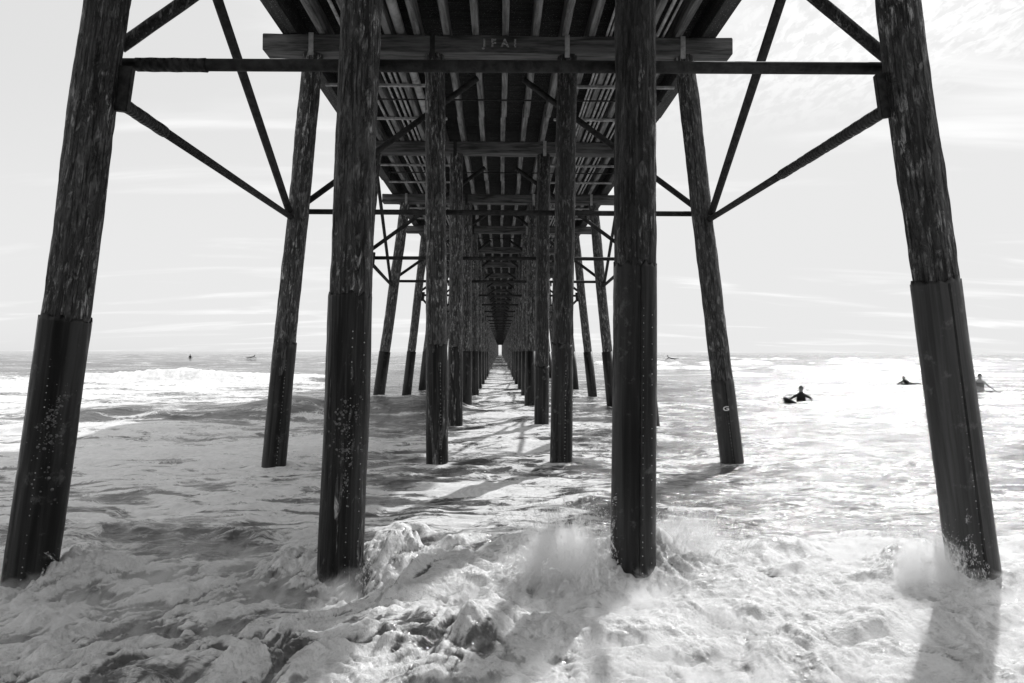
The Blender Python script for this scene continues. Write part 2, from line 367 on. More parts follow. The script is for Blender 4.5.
def m_sea():
    M = Mat('sea_water')
    obj = M.tc.outputs['Object']
    at = M.n('ShaderNodeAttribute'); at.attribute_name = 'foam'; fa = at.outputs['Fac']
    warp = M.n('ShaderNodeVectorMath'); warp.operation = 'ADD'
    nz = M.n('ShaderNodeTexNoise'); nz.inputs['Scale'].default_value = 1.1; nz.inputs['Detail'].default_value = 3; M.l(obj, nz.inputs['Vector'])
    sc = M.n('ShaderNodeVectorMath'); sc.operation = 'MULTIPLY_ADD'; M.l(nz.outputs['Color'], sc.inputs[0]); sc.inputs[1].default_value = (.9, .9, 0); M.l(obj, sc.inputs[2])
    wv = sc.outputs[0]
    web = M.noise(M.map((1, 1.7, 1), src=wv), 1.6, 7, .62, .3)
    web2 = M.noise(M.map((1, 2.0, 1), (0, 0, .5), src=wv), 5.0, 6, .65, .8)
    farn = M.noise(M.map((.35, .9, 1), src=wv), .5, 8, .66, .5)
    rid = M.math('SUBTRACT', 1.0, M.math('MULTIPLY', M.math('ABSOLUTE', M.math('SUBTRACT', web, .5)), 7.0), clamp=True)
    rid2 = M.math('SUBTRACT', 1.0, M.math('MULTIPLY', M.math('ABSOLUTE', M.math('SUBTRACT', web2, .5)), 6.0), clamp=True)
    pat = M.math('ADD', M.math('MULTIPLY', rid, .42), M.math('ADD', M.math('MULTIPLY', rid2, .38), M.math('MULTIPLY', M.ramp(farn, .35, .65), .55)))
    f = M.math('SUBTRACT', M.math('ADD', fa, pat), .92)
    ch = M.n('ShaderNodeAttribute'); ch.attribute_name = 'churn'
    foam = M.mix(ch.outputs['Fac'], M.ramp(f, -.02, .40), M.ramp(f, -.04, .56))
    f2 = M.ramp(M.noise(M.map((1, 1, 1), src=wv), 9, 6, .7, .6), .3, .72)
    foam = M.math('MULTIPLY', foam, M.math('ADD', .68, M.math('MULTIPLY', f2, .32)), clamp=True)
    g1 = M.noise(M.map((1, 1.3, 1), (0, 0, .5), src=wv), 26, 6, .72, .5); g2 = M.noise(M.map((1, 1, 1)), 75, 4, .7, .3)
    holes = M.math('MULTIPLY', M.ramp(g1, .34, .50, .66, 1.0), M.ramp(g2, .34, .50, .85, 1.0))
    foam = M.math('MULTIPLY', foam, M.mix(ch.outputs['Fac'], 1.0, holes))
    # bump: ripples at several scales
    b1 = M.noise(M.map((1, 1.8, 1), (0, 0, .15)), 1.3, 5, .6, .3)
    b2 = M.noise(M.map((1, 1.6, 1), (0, 0, -.3)), 7.0, 5, .62, .4)
    b3 = M.noise(M.map((1, 1.2, 1), (0, 0, .4)), 30.0, 4, .6, .3)
    bfar = M.noise(M.map((.5, 1.6, 1), (0, 0, .1)), .35, 6, .65, .2)
    h = M.math('ADD', M.math('MULTIPLY', b1, .10), M.math('ADD', M.math('MULTIPLY', b2, .030), M.math('ADD', M.math('MULTIPLY', b3, .006), M.math('MULTIPLY', bfar, .35))))
    bn = M.n('ShaderNodeBump'); bn.inputs['Strength'].default_value = .8; bn.inputs['Distance'].default_value = 1.0; M.l(h, bn.inputs['Height'])
    hf = M.math('ADD', M.math('MULTIPLY', b2, .02), M.math('ADD', M.math('MULTIPLY', b3, .010), M.math('ADD', M.math('MULTIPLY', web2, .02), M.math('MULTIPLY', g1, .022))))
    bf = M.n('ShaderNodeBump'); bf.inputs['Strength'].default_value = .55; bf.inputs['Distance'].default_value = 1.0; M.l(hf, bf.inputs['Height']); bf.inputs['Strength'].default_value = .85
    wtr = M.p
    wtr.inputs['Base Color'].default_value = (.12, .12, .12, 1); wtr.inputs['Roughness'].default_value = .10; wtr.inputs['IOR'].default_value = 1.33
    M.l(bn.outputs[0], wtr.inputs['Normal'])
    fo = M.n('ShaderNodeBsdfPrincipled'); fo.inputs['Base Color'].default_value = (.92, .92, .92, 1); fo.inputs['Roughness'].default_value = .75
    fo.inputs['Subsurface Weight'].default_value = .0
    M.l(bf.outputs[0], fo.inputs['Normal'])
    mx = M.n('ShaderNodeMixShader'); M.l(foam, mx.inputs[0]); M.l(wtr.outputs[0], mx.inputs[1]); M.l(fo.outputs[0], mx.inputs[2])
    M.l(mx.outputs[0], M.out.inputs[0])
    return M.m
SEA = build_sea(); SEA.data.materials.append(m_sea())
bm = bmesh.new(); box(bm, (0, 0, -2.0), (16000, 16000, .4)); tag(finish('seabed', bm, simple('wet_sand', .12, .5)), kind='structure')

# ------------------------------------------------------------------ PIER (one structure)
NB = 70; BAY = 6.0
pier = bpy.data.objects.new('pier', None); COL.objects.link(pier); pier.location = (0, 6, 0)
tag(pier, 'long dark timber pier seen from beneath, on rows of pilings standing in the surf', 'pier')
PO = Vector((0, 6, 0))
def P(v): return Vector(v) - PO      # world -> pier space

# per-bent pile axes: (bottom x, z=0) and (top x, z=7.2)
def xz(x0, x5, z5): s = (x5 - x0) / z5; return x0, x0 + s * 7.2
BENTS = {1: [xz(-4.056, -3.444, 5.03), xz(-1.38, -1.234, 5.05), xz(1.171, 1.201, 5.1), xz(4.200, 3.548, 5.16)],
         2: [xz(-3.945, -3.321, 6.93), xz(-1.09, -1.16, 6.95), xz(1.074, 1.174, 6.97), xz(4.10, 3.274, 6.99)],
         3: [xz(-4.05, -3.3, 7.2), xz(-1.18, -1.159, 7.3), xz(1.096, 1.141, 7.3), xz(4.02, 3.3, 7.2)],
         4: [(-4.30, -3.34), (-1.19, -1.16), (1.06, 1.14), (3.97, 3.28)],
         5: [(-4.10, -3.30), (-1.12, -1.15), (1.13, 1.13), (4.08, 3.30)]}
for n in range(6, NB + 1): BENTS[n] = [(-4.05 + random.uniform(-.1, .1), -3.3), (-1.13 + random.uniform(-.03, .03), -1.13), (1.13 + random.uniform(-.03, .03), 1.13), (4.05 + random.uniform(-.1, .1), 3.3)]
SLV = {1: (2.256, 2.466, 2.741, 2.60), 2: (2.13, 2.09, 2.12, 1.48), 3: (1.9, 2.1, 1.6, 2.0)}
CAPZ0, CAPZ1 = 7.19, 7.485
BOT = -1.2
protos = {}
def add_piling(n, k):
    x0, xt = BENTS[n][k]; sl_ = (xt - x0) / 7.2; yw = n * BAY
    b = Vector((x0 + sl_ * BOT, yw, BOT)); t = Vector((xt, yw, 7.2)); q, l = frame(b, t)
    lod = 0 if n == 1 else 1 if n <= 3 else 2
    if lod < 2:
        me = pile_mesh(l, .186, .170, *((80, 340) if lod == 0 else (40, 160)), seed=n * 10 + k, amp=.011); me.materials.append(PILE if k in (0, 1) else (PILE if k == 3 else PILE_DARK))
        o = bpy.data.objects.new('piling', me); COL.objects.link(o)
    else:
        key = k
        if key not in protos:
            me = pile_mesh(l, .186, .170, 20, 40, seed=200 + k, amp=.008); me.materials.append(PILE)
            o = bpy.data.objects.new('piling', me); COL.objects.link(o); protos[key] = [o, None]
        else:
            o = protos[key][0].copy(); COL.objects.link(o)
    o.parent = pier; o.location = P(b); o.rotation_mode = 'QUATERNION'; o.rotation_quaternion = q; o['group'] = 'timber pilings'
    # sleeve round the lower part
    if lod < 2:
        zt = SLV[n][k]; hs = (zt - BOT) * l / (7.2 - BOT)
        seg = 72 if lod == 0 else 32; rings = 120 if lod == 0 else 30
        ms = pile_mesh(hs, .206 if k in (0, 3) else .199, .197 if k in (0, 3) else .189, seg, rings, seed=n * 10 + k + 500, amp=.0022 if k >= 2 else .005); ms.name = 'sleeve'
        bm = bmesh.new(); bm.from_mesh(ms)
        for v in bm.verts:          # ragged top rim
            if v.co.z > hs - .001: v.co.z += .05 * float(perlin(np.array([v.co.x * 18]), np.array([v.co.y * 18]), k)[0])
        # close the rim inwards
        rim = [e for e in bm.edges if e.is_boundary and e.verts[0].co.z > hs - .2]
        r = bmesh.ops.extrude_edge_only(bm, edges=rim)
        for v in [g for g in r['geom'] if isinstance(g, bmesh.types.BMVert)]: v.co.x *= .82; v.co.y *= .82
        for f in bm.faces: f.smooth = True
        # rows of nail heads: azimuth measured in pile space, camera side is -Y
        rows = {(1, 0): (-.35,), (1, 1): (.12, .62), (1, 2): (.38, .75), (1, 3): (.45,), (2, 0): (.2,), (2, 1): (.3,), (2, 2): (.3,), (2, 3): (.15,)}.get((n, k), ())
        qi = q.inverted()
        dirc = Vector((b.x, b.y, 0)).normalized() * -1      # towards the camera line
        right = Vector((-dirc.y, dirc.x, 0)) * 1.0
        for ri, a in enumerate(rows):
            d = dirc * math.sqrt(max(0, 1 - a * a)) + right * a; d = qi @ d; d.z = 0; d.normalize()
            z = hs - .28 - random.random() * .1
            while z > 1.05:
                if random.random() < .86:
                    rr = .196 + .01 * (1 - z / hs) + .004; c = Vector((d.x * rr, d.y * rr, z)); rad = (.0048 if lod == 0 else .007) * random.uniform(.6, 1.15)
                    rr_ = bmesh.ops.create_icosphere(bm, subdivisions=1, radius=rad, matrix=Matrix.Translation(c))
                    for v in rr_['verts']:
                        for f in v.link_faces: f.material_index = 1
                z -= random.uniform(.045, .075) if ri == 0 else random.uniform(.08, .15)
            if (n, k) in ((1, 3), (1, 2), (2, 3)):       # lapped seam
                a2 = a + (.07 if k == 3 else -.06); d = dirc * math.sqrt(max(0, 1 - a2 * a2)) + right * a2; d = qi @ d; d.z = 0; d.normalize(); 
                if ri == 0:
                    qq = d.to_track_quat('X', 'Z')
                    box(bm, (d.x * .203, d.y * .203, hs * .5), (.012, .018, hs - .06), qq, 2)
        s = finish('sleeve', bm, [WRAP if k in (1,) or (n, k) == (2, 1) else SLEEVE_LIT if k == 3 else SLEEVE, NAILM, SEAM], o)
        if (n, k) == (1, 0): s['label'] = 'dark sleeve with a row of nail heads and barnacle patches'
    elif n <= 9:
        if protos[k][1] is None:
            bm = bmesh.new(); tube(bm, (0, 0, 0), (0, 0, 3.2), .206, .2, 20, 1); protos[k][1] = finish('sleeve', bm, SLEEVE, o)
        else:
            s = protos[k][1].copy(); COL.objects.link(s); s.parent = o
    if (n, k) in ((1, 0), (1, 1)):                       # barnacles
        bm = bmesh.new(); dirc = Vector((b.x, b.y, 0)).normalized() * -1; right = Vector((-dirc.y, dirc.x, 0)); qi = q.inverted()
        cen = [(random.gauss(.05, .35), random.gauss(1.2, .22)) for _ in range(11)]
        for i in range(190 if k == 0 else 230):
            a = random.gauss(.05 if k == 0 else .1, .38); zc = random.gauss(1.18, .26) if k == 0 else random.gauss(1.28, .22)
            cc = random.choice(cen)
            if random.random() < .7: a, zc = cc[0] + random.gauss(0, .09), cc[1] + random.gauss(0, .05)
            if k == 0 and random.random() < .35: zc = 1.55 + (a - .1) * .35 + random.gauss(0, .05)
            if abs(a) > .95: continue
            d = dirc * math.sqrt(1 - a * a) + right * a; d = qi @ d; d.z = 0; d.normalize(); z = zc - BOT
            rad = random.choice((.003, .004, .005, .006, .008, .013)) * random.uniform(.7, 1.2)
            m = Matrix.Translation(Vector((d.x * .203, d.y * .203, z))) @ d.to_track_quat('Z', 'Y').to_matrix().to_4x4() @ Matrix.Diagonal((1, 1, .55, 1))
            bmesh.ops.create_cone(bm, cap_ends=True, segments=7, radius1=rad, radius2=rad * .45, depth=rad * 1.3, matrix=m)
        bc = finish('barnacle_cluster', bm, BARN, o); bc['kind'] = 'stuff'
    if k in (0, 3) and n in (1, 3, 5):                           # timber block the side brace is bolted to
        sx = 1 if k == 0 else -1; zc = 4.28 if n == 1 else 4.4; xc = x0 + sl_ * zc + sx * .205
        bm = bmesh.new(); qi = q.inverted(); c = qi @ (Vector((xc, yw + .04, zc)) - b)
        box(bm, c, (.065, .15, .40), None, 0, .008, .006); finish('bracket_block', bm, WRAPP, o)
    if (n, k) == (2, 3):                                 # painted mark
        cu = bpy.data.curves.new('t', 'FONT'); cu.body = 'G'; cu.size = .14; cu.extrude = .002; cu.offset = .004; cu.align_x = 'CENTER'
        to = bpy.data.objects.new('t', cu); COL.objects.link(to); dg = bpy.context.evaluated_depsgraph_get()
        me = bpy.data.meshes.new_from_object(to.evaluated_get(dg)); bpy.data.objects.remove(to)
        me.materials.clear(); me.materials.append(TAGP); mk = bpy.data.objects.new('painted_mark', me); COL.objects.link(mk); mk.parent = o
        c = Vector((x0 + sl_ * .96 - .06, yw - .207, .96)); mw = Matrix.Translation(c) @ Matrix.Rotation(R(-6), 4, 'Y') @ Matrix.Rotation(R(90), 4, 'X') @ Matrix.Diagonal((1.1, .75, 1, 1))
        ow = Matrix.Translation(b) @ q.to_matrix().to_4x4(); mk.matrix_local = ow.inverted() @ mw; mk['label'] = 'small white letter painted on the sleeve'
    return o
for n in range(1, 26):
    for k in range(4): add_piling(n, k)
bm = bmesh.new()
for n in range(26, NB + 1):
    for k in range(4):
        x0, xt = BENTS[n][k]; tube(bm, P((x0, n * BAY, BOT)), P((xt, n * BAY, 7.2)), .19, .17, 8)
o = finish('piling', bm, PILE, pier); o['kind'] = 'stuff'

# unseen landward bents and shore behind camera, added to cut front light on pilings
bm = bmesh.new()
for n in range(-8, 0):
    for xb, xt in ((-4.05, -3.3), (-1.13, -1.13), (1.13, 1.13), (4.05, 3.3)): tube(bm, P((xb, n * BAY, BOT)), P((xt, n * BAY, 7.2)), .19, .17, 12, 4)
    box(bm, P((0, n * BAY, (CAPZ0 + CAPZ1) / 2)), (8.2, .36, CAPZ1 - CAPZ0))
o = finish('landward_bents', bm, PILE, pier); o['kind'] = 'stuff'
def shore():
    xs = np.linspace(-400, 400, 120); ys = np.linspace(-6, -160, 70); Xg, Yg = np.meshgrid(xs, ys)
    d = -6 - Yg; Z_ = -.55 + .055 * d * 1.0 + .3 * fbm(Xg / 12, Yg / 12, 3, 300); Z_ = np.where(d > 45, Z_ + 11 * ss(d + 4 * fbm(Xg / 20, Yg / 20, 3, 301), 48, 66) + fbm(Xg / 5, Yg / 5, 3, 302) * .8, Z_)
    me = bpy.data.meshes.new('beach'); i = np.arange(69)[:, None] * 120; j = np.arange(119)[None]
    q = np.stack([i + j, i + 120 + j, i + 121 + j, i + j + 1], -1).reshape(-1, 4); me.from_pydata(np.stack([Xg, Yg, Z_], -1).reshape(-1, 3).tolist(), [], q.tolist())
    me.materials.append(simple('dry_sand', .16, .8, .4)); o = bpy.data.objects.new('beach', me); COL.objects.link(o); o['kind'] = 'structure'
shore()
# caps (one timber per bent)
def text_mesh(body, size, mat, name):
    cu = bpy.data.curves.new('t', 'FONT'); cu.body = body; cu.size = size; cu.extrude = .001; cu.offset = .008; cu.space_character = 1.2
    to = bpy.data.objects.new('t', cu); COL.objects.link(to); dg = bpy.context.evaluated_depsgraph_get()
    me = bpy.data.meshes.new_from_object(to.evaluated_get(dg)); bpy.data.objects.remove(to); me.materials.clear(); me.materials.append(mat)
    o = bpy.data.objects.new(name, me); COL.objects.link(o); return o
capm = []
for n in range(1, NB + 1):
    if n <= 3 or not capm:
        bm = bmesh.new(); L_ = 8.2
        box(bm, (0, 0, 0), (L_, .36, CAPZ1 - CAPZ0), None, 0, .012)
        bmesh.ops.subdivide_edges(bm, edges=[e for e in bm.edges if e.calc_length() > 4], cuts=40)
        for v in bm.verts:
            v.co.z += .006 * math.sin(v.co.x * 3 + n) + random.uniform(-.003, .003); v.co.y += random.uniform(-.003, .003)
        c = finish('cap_beam', bm, CAPM, pier)
        if n == 3: capm.append(c)
    else:
        c = capm[0].copy(); COL.objects.link(c)
    c.location = P((-.03, n * BAY, (CAPZ0 + CAPZ1) / 2)); c['group'] = 'cap beams across the bents'
    if n <= 5:
        for x in (-3.26, -1.16, 1.19, 3.22):
            bm = bmesh.new(); hh = CAPZ1 - CAPZ0
            box(bm, (x, -.186, -.03), (.085, .010, hh + .10), None, 0, .003); 
            for zz_ in (-.1, .08): tube(bm, (x, -.190, zz_), (x, -.203, zz_), .014, None, 8)
            s = finish('strap_plate', bm, GREYP if abs(x) > 3 or x > 0 else STEEL, c)
    if n == 2:
        t = text_mesh('J F A I', .19, PAINT, 'stencilled_mark'); t.parent = c; t.location = (-.28, -.187, -.05); t.rotation_euler = (R(90), 0, 0)
        t['label'] = 'faded stencilled characters on the timber'

# stringers along the pier, run over the caps
YS, YE = -56.0, NB * BAY + 1
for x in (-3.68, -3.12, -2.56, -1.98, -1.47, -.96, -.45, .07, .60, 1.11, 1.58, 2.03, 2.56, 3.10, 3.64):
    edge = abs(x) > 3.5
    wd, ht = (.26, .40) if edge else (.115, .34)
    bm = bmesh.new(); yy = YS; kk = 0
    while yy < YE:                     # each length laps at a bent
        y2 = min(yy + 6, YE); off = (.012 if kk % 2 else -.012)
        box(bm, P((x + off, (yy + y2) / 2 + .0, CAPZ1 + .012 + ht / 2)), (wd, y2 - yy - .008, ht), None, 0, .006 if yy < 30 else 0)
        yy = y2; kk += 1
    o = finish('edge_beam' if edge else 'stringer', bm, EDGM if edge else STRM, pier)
    if not edge: o['group'] = 'stringers under the deck'
# deck planking
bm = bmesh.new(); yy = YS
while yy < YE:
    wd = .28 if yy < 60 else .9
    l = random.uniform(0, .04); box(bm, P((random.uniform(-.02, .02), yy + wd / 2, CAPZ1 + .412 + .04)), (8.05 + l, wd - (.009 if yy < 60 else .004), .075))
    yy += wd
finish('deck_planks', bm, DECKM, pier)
# rows of blocking between stringers, and hanger bars under them
for n in range(2, 12):
    for dy in (2, 4):
        for sx in (-1, 1):
            yb = n * BAY + dy; a, b_ = sx * 1.25, sx * 3.6
            bm = bmesh.new(); box(bm, P(((a + b_) / 2, yb, CAPZ1 - .035)), (abs(b_ - a), .07, .05), None, 0, .006)
            o = finish('hanger_bar', bm, GREYP, pier); o['group'] = 'hanger bars under the utility pipes'
bm = bmesh.new(); box(bm, P((-2.75, 30.5, 7.38)), (3.6, .10, .10), None, 0, .01); o = finish('hanger_bar', bm, PALEP, pier); o['label'] = 'pale painted bar'
for n in range(2, 8): pipe_obj('tie_rod', P((-3.4, n * BAY + 2.7, 7.42)), P((3.5, n * BAY + 2.7, 7.42)), .018, STEEL, pier, 8)
# utility pipes
pipe_obj('utility_pipe', P((-1.76, YS, 7.60)), P((-1.76, 17.4, 7.60)), .085, PALEP, pier, 20, 0, 4)['label'] = 'thick pale pipe'
for x, r in ((-2.12, .028), (-2.23, .030), (-2.36, .022), (-2.72, .03), (1.86, .022), (1.93, .022), (2.18, .03), (2.29, .024), (2.38, .024), (2.75, .03), (2.86, .02)):
    pipe_obj('conduit', P((x, YS, 7.535)), P((x, 160, 7.535)), r, GREYP if random.random() < .7 else PALEP, pier, 10)['group'] = 'conduits under the deck'

# cross pipes, cross braces and side braces
for n in range(1, 41):
    yb = n * BAY; z = 4.585 if n == 1 else 4.475
    seg = 16 if n < 6 else 8
    def px_(k, z): x0, xt = BENTS[n][k]; return x0 + (xt - x0) * z / 7.2
    c = pipe_obj('cross_pipe', P((px_(0, z) + .02, yb + .25, z)), P((px_(3, z) - .02, yb + .25, z + (.03 if n == 1 else 0))), .055 if n == 1 else .048, STEEL, pier, seg, 0, 1); c['group'] = 'cross pipes between the outer pilings'
    if n == 1:
        bm = bmesh.new()
        x = -3.32
        rr0 = .061
        while x < -2.72:
            rr1 = .061 + random.uniform(-.002, .004); tube(bm, P((x, yb + .25, z)), P((x + .07, yb + .25, z)), rr0, rr1, 18); rr0 = rr1; x += .07
        finish('pipe_wrap', bm, WRAPP, c)
    for sx in (-1, 1):
        k = 0 if sx < 0 else 3
        if n <= 24:
            xo = px_(k, 4.66); xi = sx * .42
            if n == 1: z1 = 4.69; p1 = (xi, yb + .30 * sx + .0, 4.69 + (abs(xo) - .42) * .72)
            else: p1 = (xi, yb + (.30 if sx < 0 else .36), 6.93)
            p0 = (xo, p1[1], 4.62)
            if n == 1:
                p1 = (sx * .72, yb + (.3 if sx < 0 else .36), 6.80 if sx < 0 else 7.17); p0 = (sx * (3.50 if sx < 0 else 3.70), p1[1], 4.77 if sx < 0 else 4.73)
            d = pipe_obj('cross_brace', P(p0), P(p1), .058 if n == 1 else .052, PILE_DARK if n == 1 else STEEL, pier, seg, .002 if n == 1 else 0, 20 if n == 1 else 1); d['group'] = 'diagonal cross braces'
        if n <= 24 and n % 2:
            x1, xt1 = BENTS[n + 1][k]; xf = x1 + (xt1 - x1) * 4.3 / 7.2
            zA = 4.15 if n == 1 else 4.28
            xn = px_(k, zA) - sx * .22
            s = pipe_obj('side_brace', P((xn, yb + .05, zA)), P((xf + sx * .07, yb + BAY - .17, 4.30)), .050, STEEL, pier, seg, 0, 1); s['group'] = 'horizontal side braces'
            if n == 1:
                bm = bmesh.new(); a = Vector((xn, yb + .05, zA)); b_ = Vector((xf + sx * .07, yb + BAY - .17, 4.30)); t = .0
                tt = .14 if sx < 0 else .42
                rr0 = .058
                while t < tt:
                    rr1 = .058 + random.uniform(-.002, .005); tube(bm, P(a.lerp(b_, t)), P(a.lerp(b_, t + .011)), rr0, rr1, 16); rr0 = rr1; t += .011
                finish('pipe_wrap', bm, WRAPP, s)
            xt_n = BENTS[n][k][1]
            s = pipe_obj('side_diagonal', P((xt_n + (-.03 if sx < 0 else -.12 if n == 1 else .02), yb + .12, 7.08)), P((xf + sx * .09, yb + BAY - .19, 4.40)), .060 if n == 1 else .05, STEEL, pier, seg, 0, 1); s['group'] = 'side diagonals between the bents'

# ------------------------------------------------------------------ people
SUIT = simple('black_wetsuit', .012, .4, .3, 0, 10); SKIN = simple('skin', .22, .5, .15, 0, 10); SKIN2 = simple('lighter_skin', .35, .5, .15, 0, 10)  # second skin is a lighter tone, for the bare chested surfer
HAIR = simple('dark_hair', .02, .6, .4, 0, 60); BOARD = simple('surfboard_shell', .7, .25, .1, 0, 4); BOARDD = simple('dark_surfboard_shell', .05, .25, .2, 0, 4)
def skin_body(verts, edges, radii, mats, headz, loc, rz, parent=None):
    me = bpy.data.meshes.new('body'); me.from_pydata(verts, edges, [])
    o = bpy.data.objects.new('body', me); COL.objects.link(o)
    m = o.modifiers.new('s', 'SKIN'); m.use_smooth_shade = True
    for i, r in enumerate(radii): me.skin_vertices[0].data[i].radius = (r, r) if not isinstance(r, tuple) else r
    me.skin_vertices[0].data[0].use_root = True
    m2 = o.modifiers.new('u', 'SUBSURF'); m2.levels = 2; m2.render_levels = 2
    dg = bpy.context.evaluated_depsgraph_get(); m3 = bpy.data.meshes.new_from_object(o.evaluated_get(dg)); bpy.data.objects.remove(o)
    m3.materials.clear(); [m3.materials.append(x) for x in mats]; m3.name = 'person'
    for p in m3.polygons:
        p.use_smooth = True
        c = p.center; p.material_index = 1 if headz(c) else 0
    o = bpy.data.objects.new('person', m3); COL.objects.link(o); o.location = loc; o.rotation_euler = (0, 0, rz)
    return o
def hand(vs, es, rs, wrist, d, up, s=1.0):
    """palm and five curled fingers, added as skinned chains from the wrist vertex"""
    d = Vector(d).normalized(); up = Vector(up).normalized(); sd_ = d.cross(up).normalized(); W = Vector(vs[wrist])
    pm = len(vs); vs.append(tuple(W + d * .07 * s)); es.append((wrist, pm)); rs.append((.034 * s, .018 * s))
    for i, (off, ln) in enumerate(((-.036, .062), (-.013, .075), (.011, .070), (.033, .055))):
        a = len(vs); base_ = W + d * .10 * s + sd_ * off * s
        vs.append(tuple(base_)); es.append((pm, a)); rs.append(.0095 * s)
        vs.append(tuple(base_ + (d * .8 - up * .3).normalized() * ln * .6 * s)); es.append((a, a + 1)); rs.append(.0085 * s)
        vs.append(tuple(base_ + (d * .8 - up * .3).normalized() * ln * .6 * s + (d * .3 - up).normalized() * ln * .4 * s)); es.append((a + 1, a + 2)); rs.append(.007 * s)
    a = len(vs); vs.append(tuple(W + d * .06 * s - sd_ * .05 * s)); es.append((pm, a)); rs.append(.010 * s)
    vs.append(tuple(W + d * .09 * s - sd_ * .062 * s - up * .012 * s)); es.append((a, a + 1)); rs.append(.008 * s)
def head_parts(person, hc, face, mats):
    """hair cap and facial relief as small child meshes; hc = head centre, face = facing direction"""
    q = Vector(face).to_track_quat('-Y', 'Z')
    bm = bmesh.new(); bmesh.ops.create_uvsphere(bm, u_segments=20, v_segments=14, radius=1)
    for v in list(bm.verts):
        if v.co.y < -.35 and v.co.z < .35 or v.co.z < -.45: bm.verts.remove(v)
    for v in bm.verts: v.co = Vector(hc) + q @ Vector((v.co.x * .088, v.co.y * .108 + .01, v.co.z * .125 + .012)) + Vector([random.uniform(-.004, .004) for _ in range(3)])
    finish('hair', bm, mats[0], person, True)
    bm = bmesh.new()
    for sx in (-1, 1):
        bmesh.ops.create_icosphere(bm, subdivisions=1, radius=.012, matrix=Matrix.Translation(Vector(hc) + q @ Vector((sx * .032, -.088, .008))))
        bmesh.ops.create_icosphere(bm, subdivisions=1, radius=.022, matrix=Matrix.Translation(Vector(hc) + q @ Vector((sx * .083, .005, -.005))) @ Matrix.Diagonal((.4, .8, 1.2, 1)))
    bmesh.ops.create_cone(bm, cap_ends=True, segments=8, radius1=.016, radius2=.007, depth=.04, matrix=Matrix.Translation(Vector(hc) + q @ Vector((0, -.098, -.018))))
    box(bm, Vector(hc) + q @ Vector((0, -.088, -.055)), (.045, .012, .010), q, 0, .003)
    finish('facial_features', bm, mats[1], person, True)
def sitting(loc, rz, lean=0.0, arms='rest', suit=SUIT, skin=SKIN, z0=0.0):
    """upper body out of the water, hips at the surface, legs astride below; local -Y is forward"""
    z = z0
    vs = [(0, 0, z), (0, -lean * .25, z + .22), (0, -lean * .6, z + .42), (0, -lean * .85, z + .50), (0, -lean * .95, z + .58), (0, -lean, z + .70), (0, -lean * 1.02, z + .79)]
    es = [(0, 1), (1, 2), (2, 3), (3, 4), (4, 5), (5, 6)]
    rs = [(.18, .13), (.18, .12), (.20, .13), (.11, .09), .065, (.078, .088), (.055, .065)]
    for sx in (-1, 1):
        sh = len(vs); y = -lean * .8
        if arms == 'reach' and sx < 0: pts = [(sx * .21, y, z + .44), (sx * .38, y - .10, z + .32), (sx * .54, y - .16, z + .24)]
        elif arms == 'reach': pts = [(sx * .21, y, z + .44), (sx * .40, y + .02, z + .33), (sx * .36, y - .20, z + .24)]
        elif arms == 'back' and sx > 0: pts = [(sx * .18, y, z + .44), (sx * .36, y + .08, z + .24), (sx * .60, y + .12, z + .05)]
        else: pts = [(sx * .20, y, z + .45), (sx * .27, y - .08, z + .18), (sx * .16, y - .28, z + .06)]
        vs += pts; es += [(3, sh), (sh, sh + 1), (sh + 1, sh + 2)]; rs += [.062, .045, .032]
        d = Vector(pts[2]) - Vector(pts[1]); hand(vs, es, rs, sh + 2, d, (0, 0, 1))
        lg = len(vs); vs += [(sx * .14, -.06, z - .04), (sx * .26, -.34, z - .16), (sx * .27, -.30, z - .58)]; es += [(0, lg), (lg, lg + 1), (lg + 1, lg + 2)]; rs += [.10, .075, .05]
        ft = len(vs); vs.append((sx * .28, -.48, z - .62)); es.append((lg + 2, ft)); rs.append(.035)
    hz_ = z + .60
    o = skin_body(vs, es, rs, [suit, skin], lambda c: c.z > hz_ or (suit is SUIT and abs(c.x) > .60 and c.z < z + .24), loc, rz)
    head_parts(o, (0, -lean, z + .72), (0, -1, 0), (HAIR, skin))
    return o
def prone(loc, rz, suit=SUIT, skin=SKIN):
    """lying on a board, chest and head raised, local +X is towards the head"""
    vs = [(0, 0, .12), (.28, 0, .17), (.50, 0, .27), (.58, 0, .34), (.66, 0, .40), (.76, 0, .50), (.82, 0, .57)]
    es = [(0, 1), (1, 2), (2, 3), (3, 4), (4, 5), (5, 6)]; rs = [(.14, .1), (.13, .10), (.15, .11), (.09, .08), .058, (.078, .085), (.055, .06)]
    for sy in (-1, 1):
        sh = len(vs); pts = [(.54, sy * .19, .27), (.72, sy * .36, .12), (.95, sy * .36, -.02)]; vs += pts; es += [(3, sh), (sh, sh + 1), (sh + 1, sh + 2)]; rs += [.06, .045, .032]
        hand(vs, es, rs, sh + 2, Vector(pts[2]) - Vector(pts[1]), (0, 0, 1))
        lg = len(vs); vs += [(-.10, sy * .10, .12), (-.52, sy * .13, .10), (-.92, sy * .12, .14)]; es += [(0, lg), (lg, lg + 1), (lg + 1, lg + 2)]; rs += [.095, .065, .045]
        ft = len(vs); vs.append((-1.12, sy * .12, .12)); es.append((lg + 2, ft)); rs.append(.03)
    o = skin_body(vs, es, rs, [suit, skin], lambda c: c.z > .43, loc, rz)
    head_parts(o, (.76, 0, .51), (1, 0, 0), (HAIR, skin)); return o
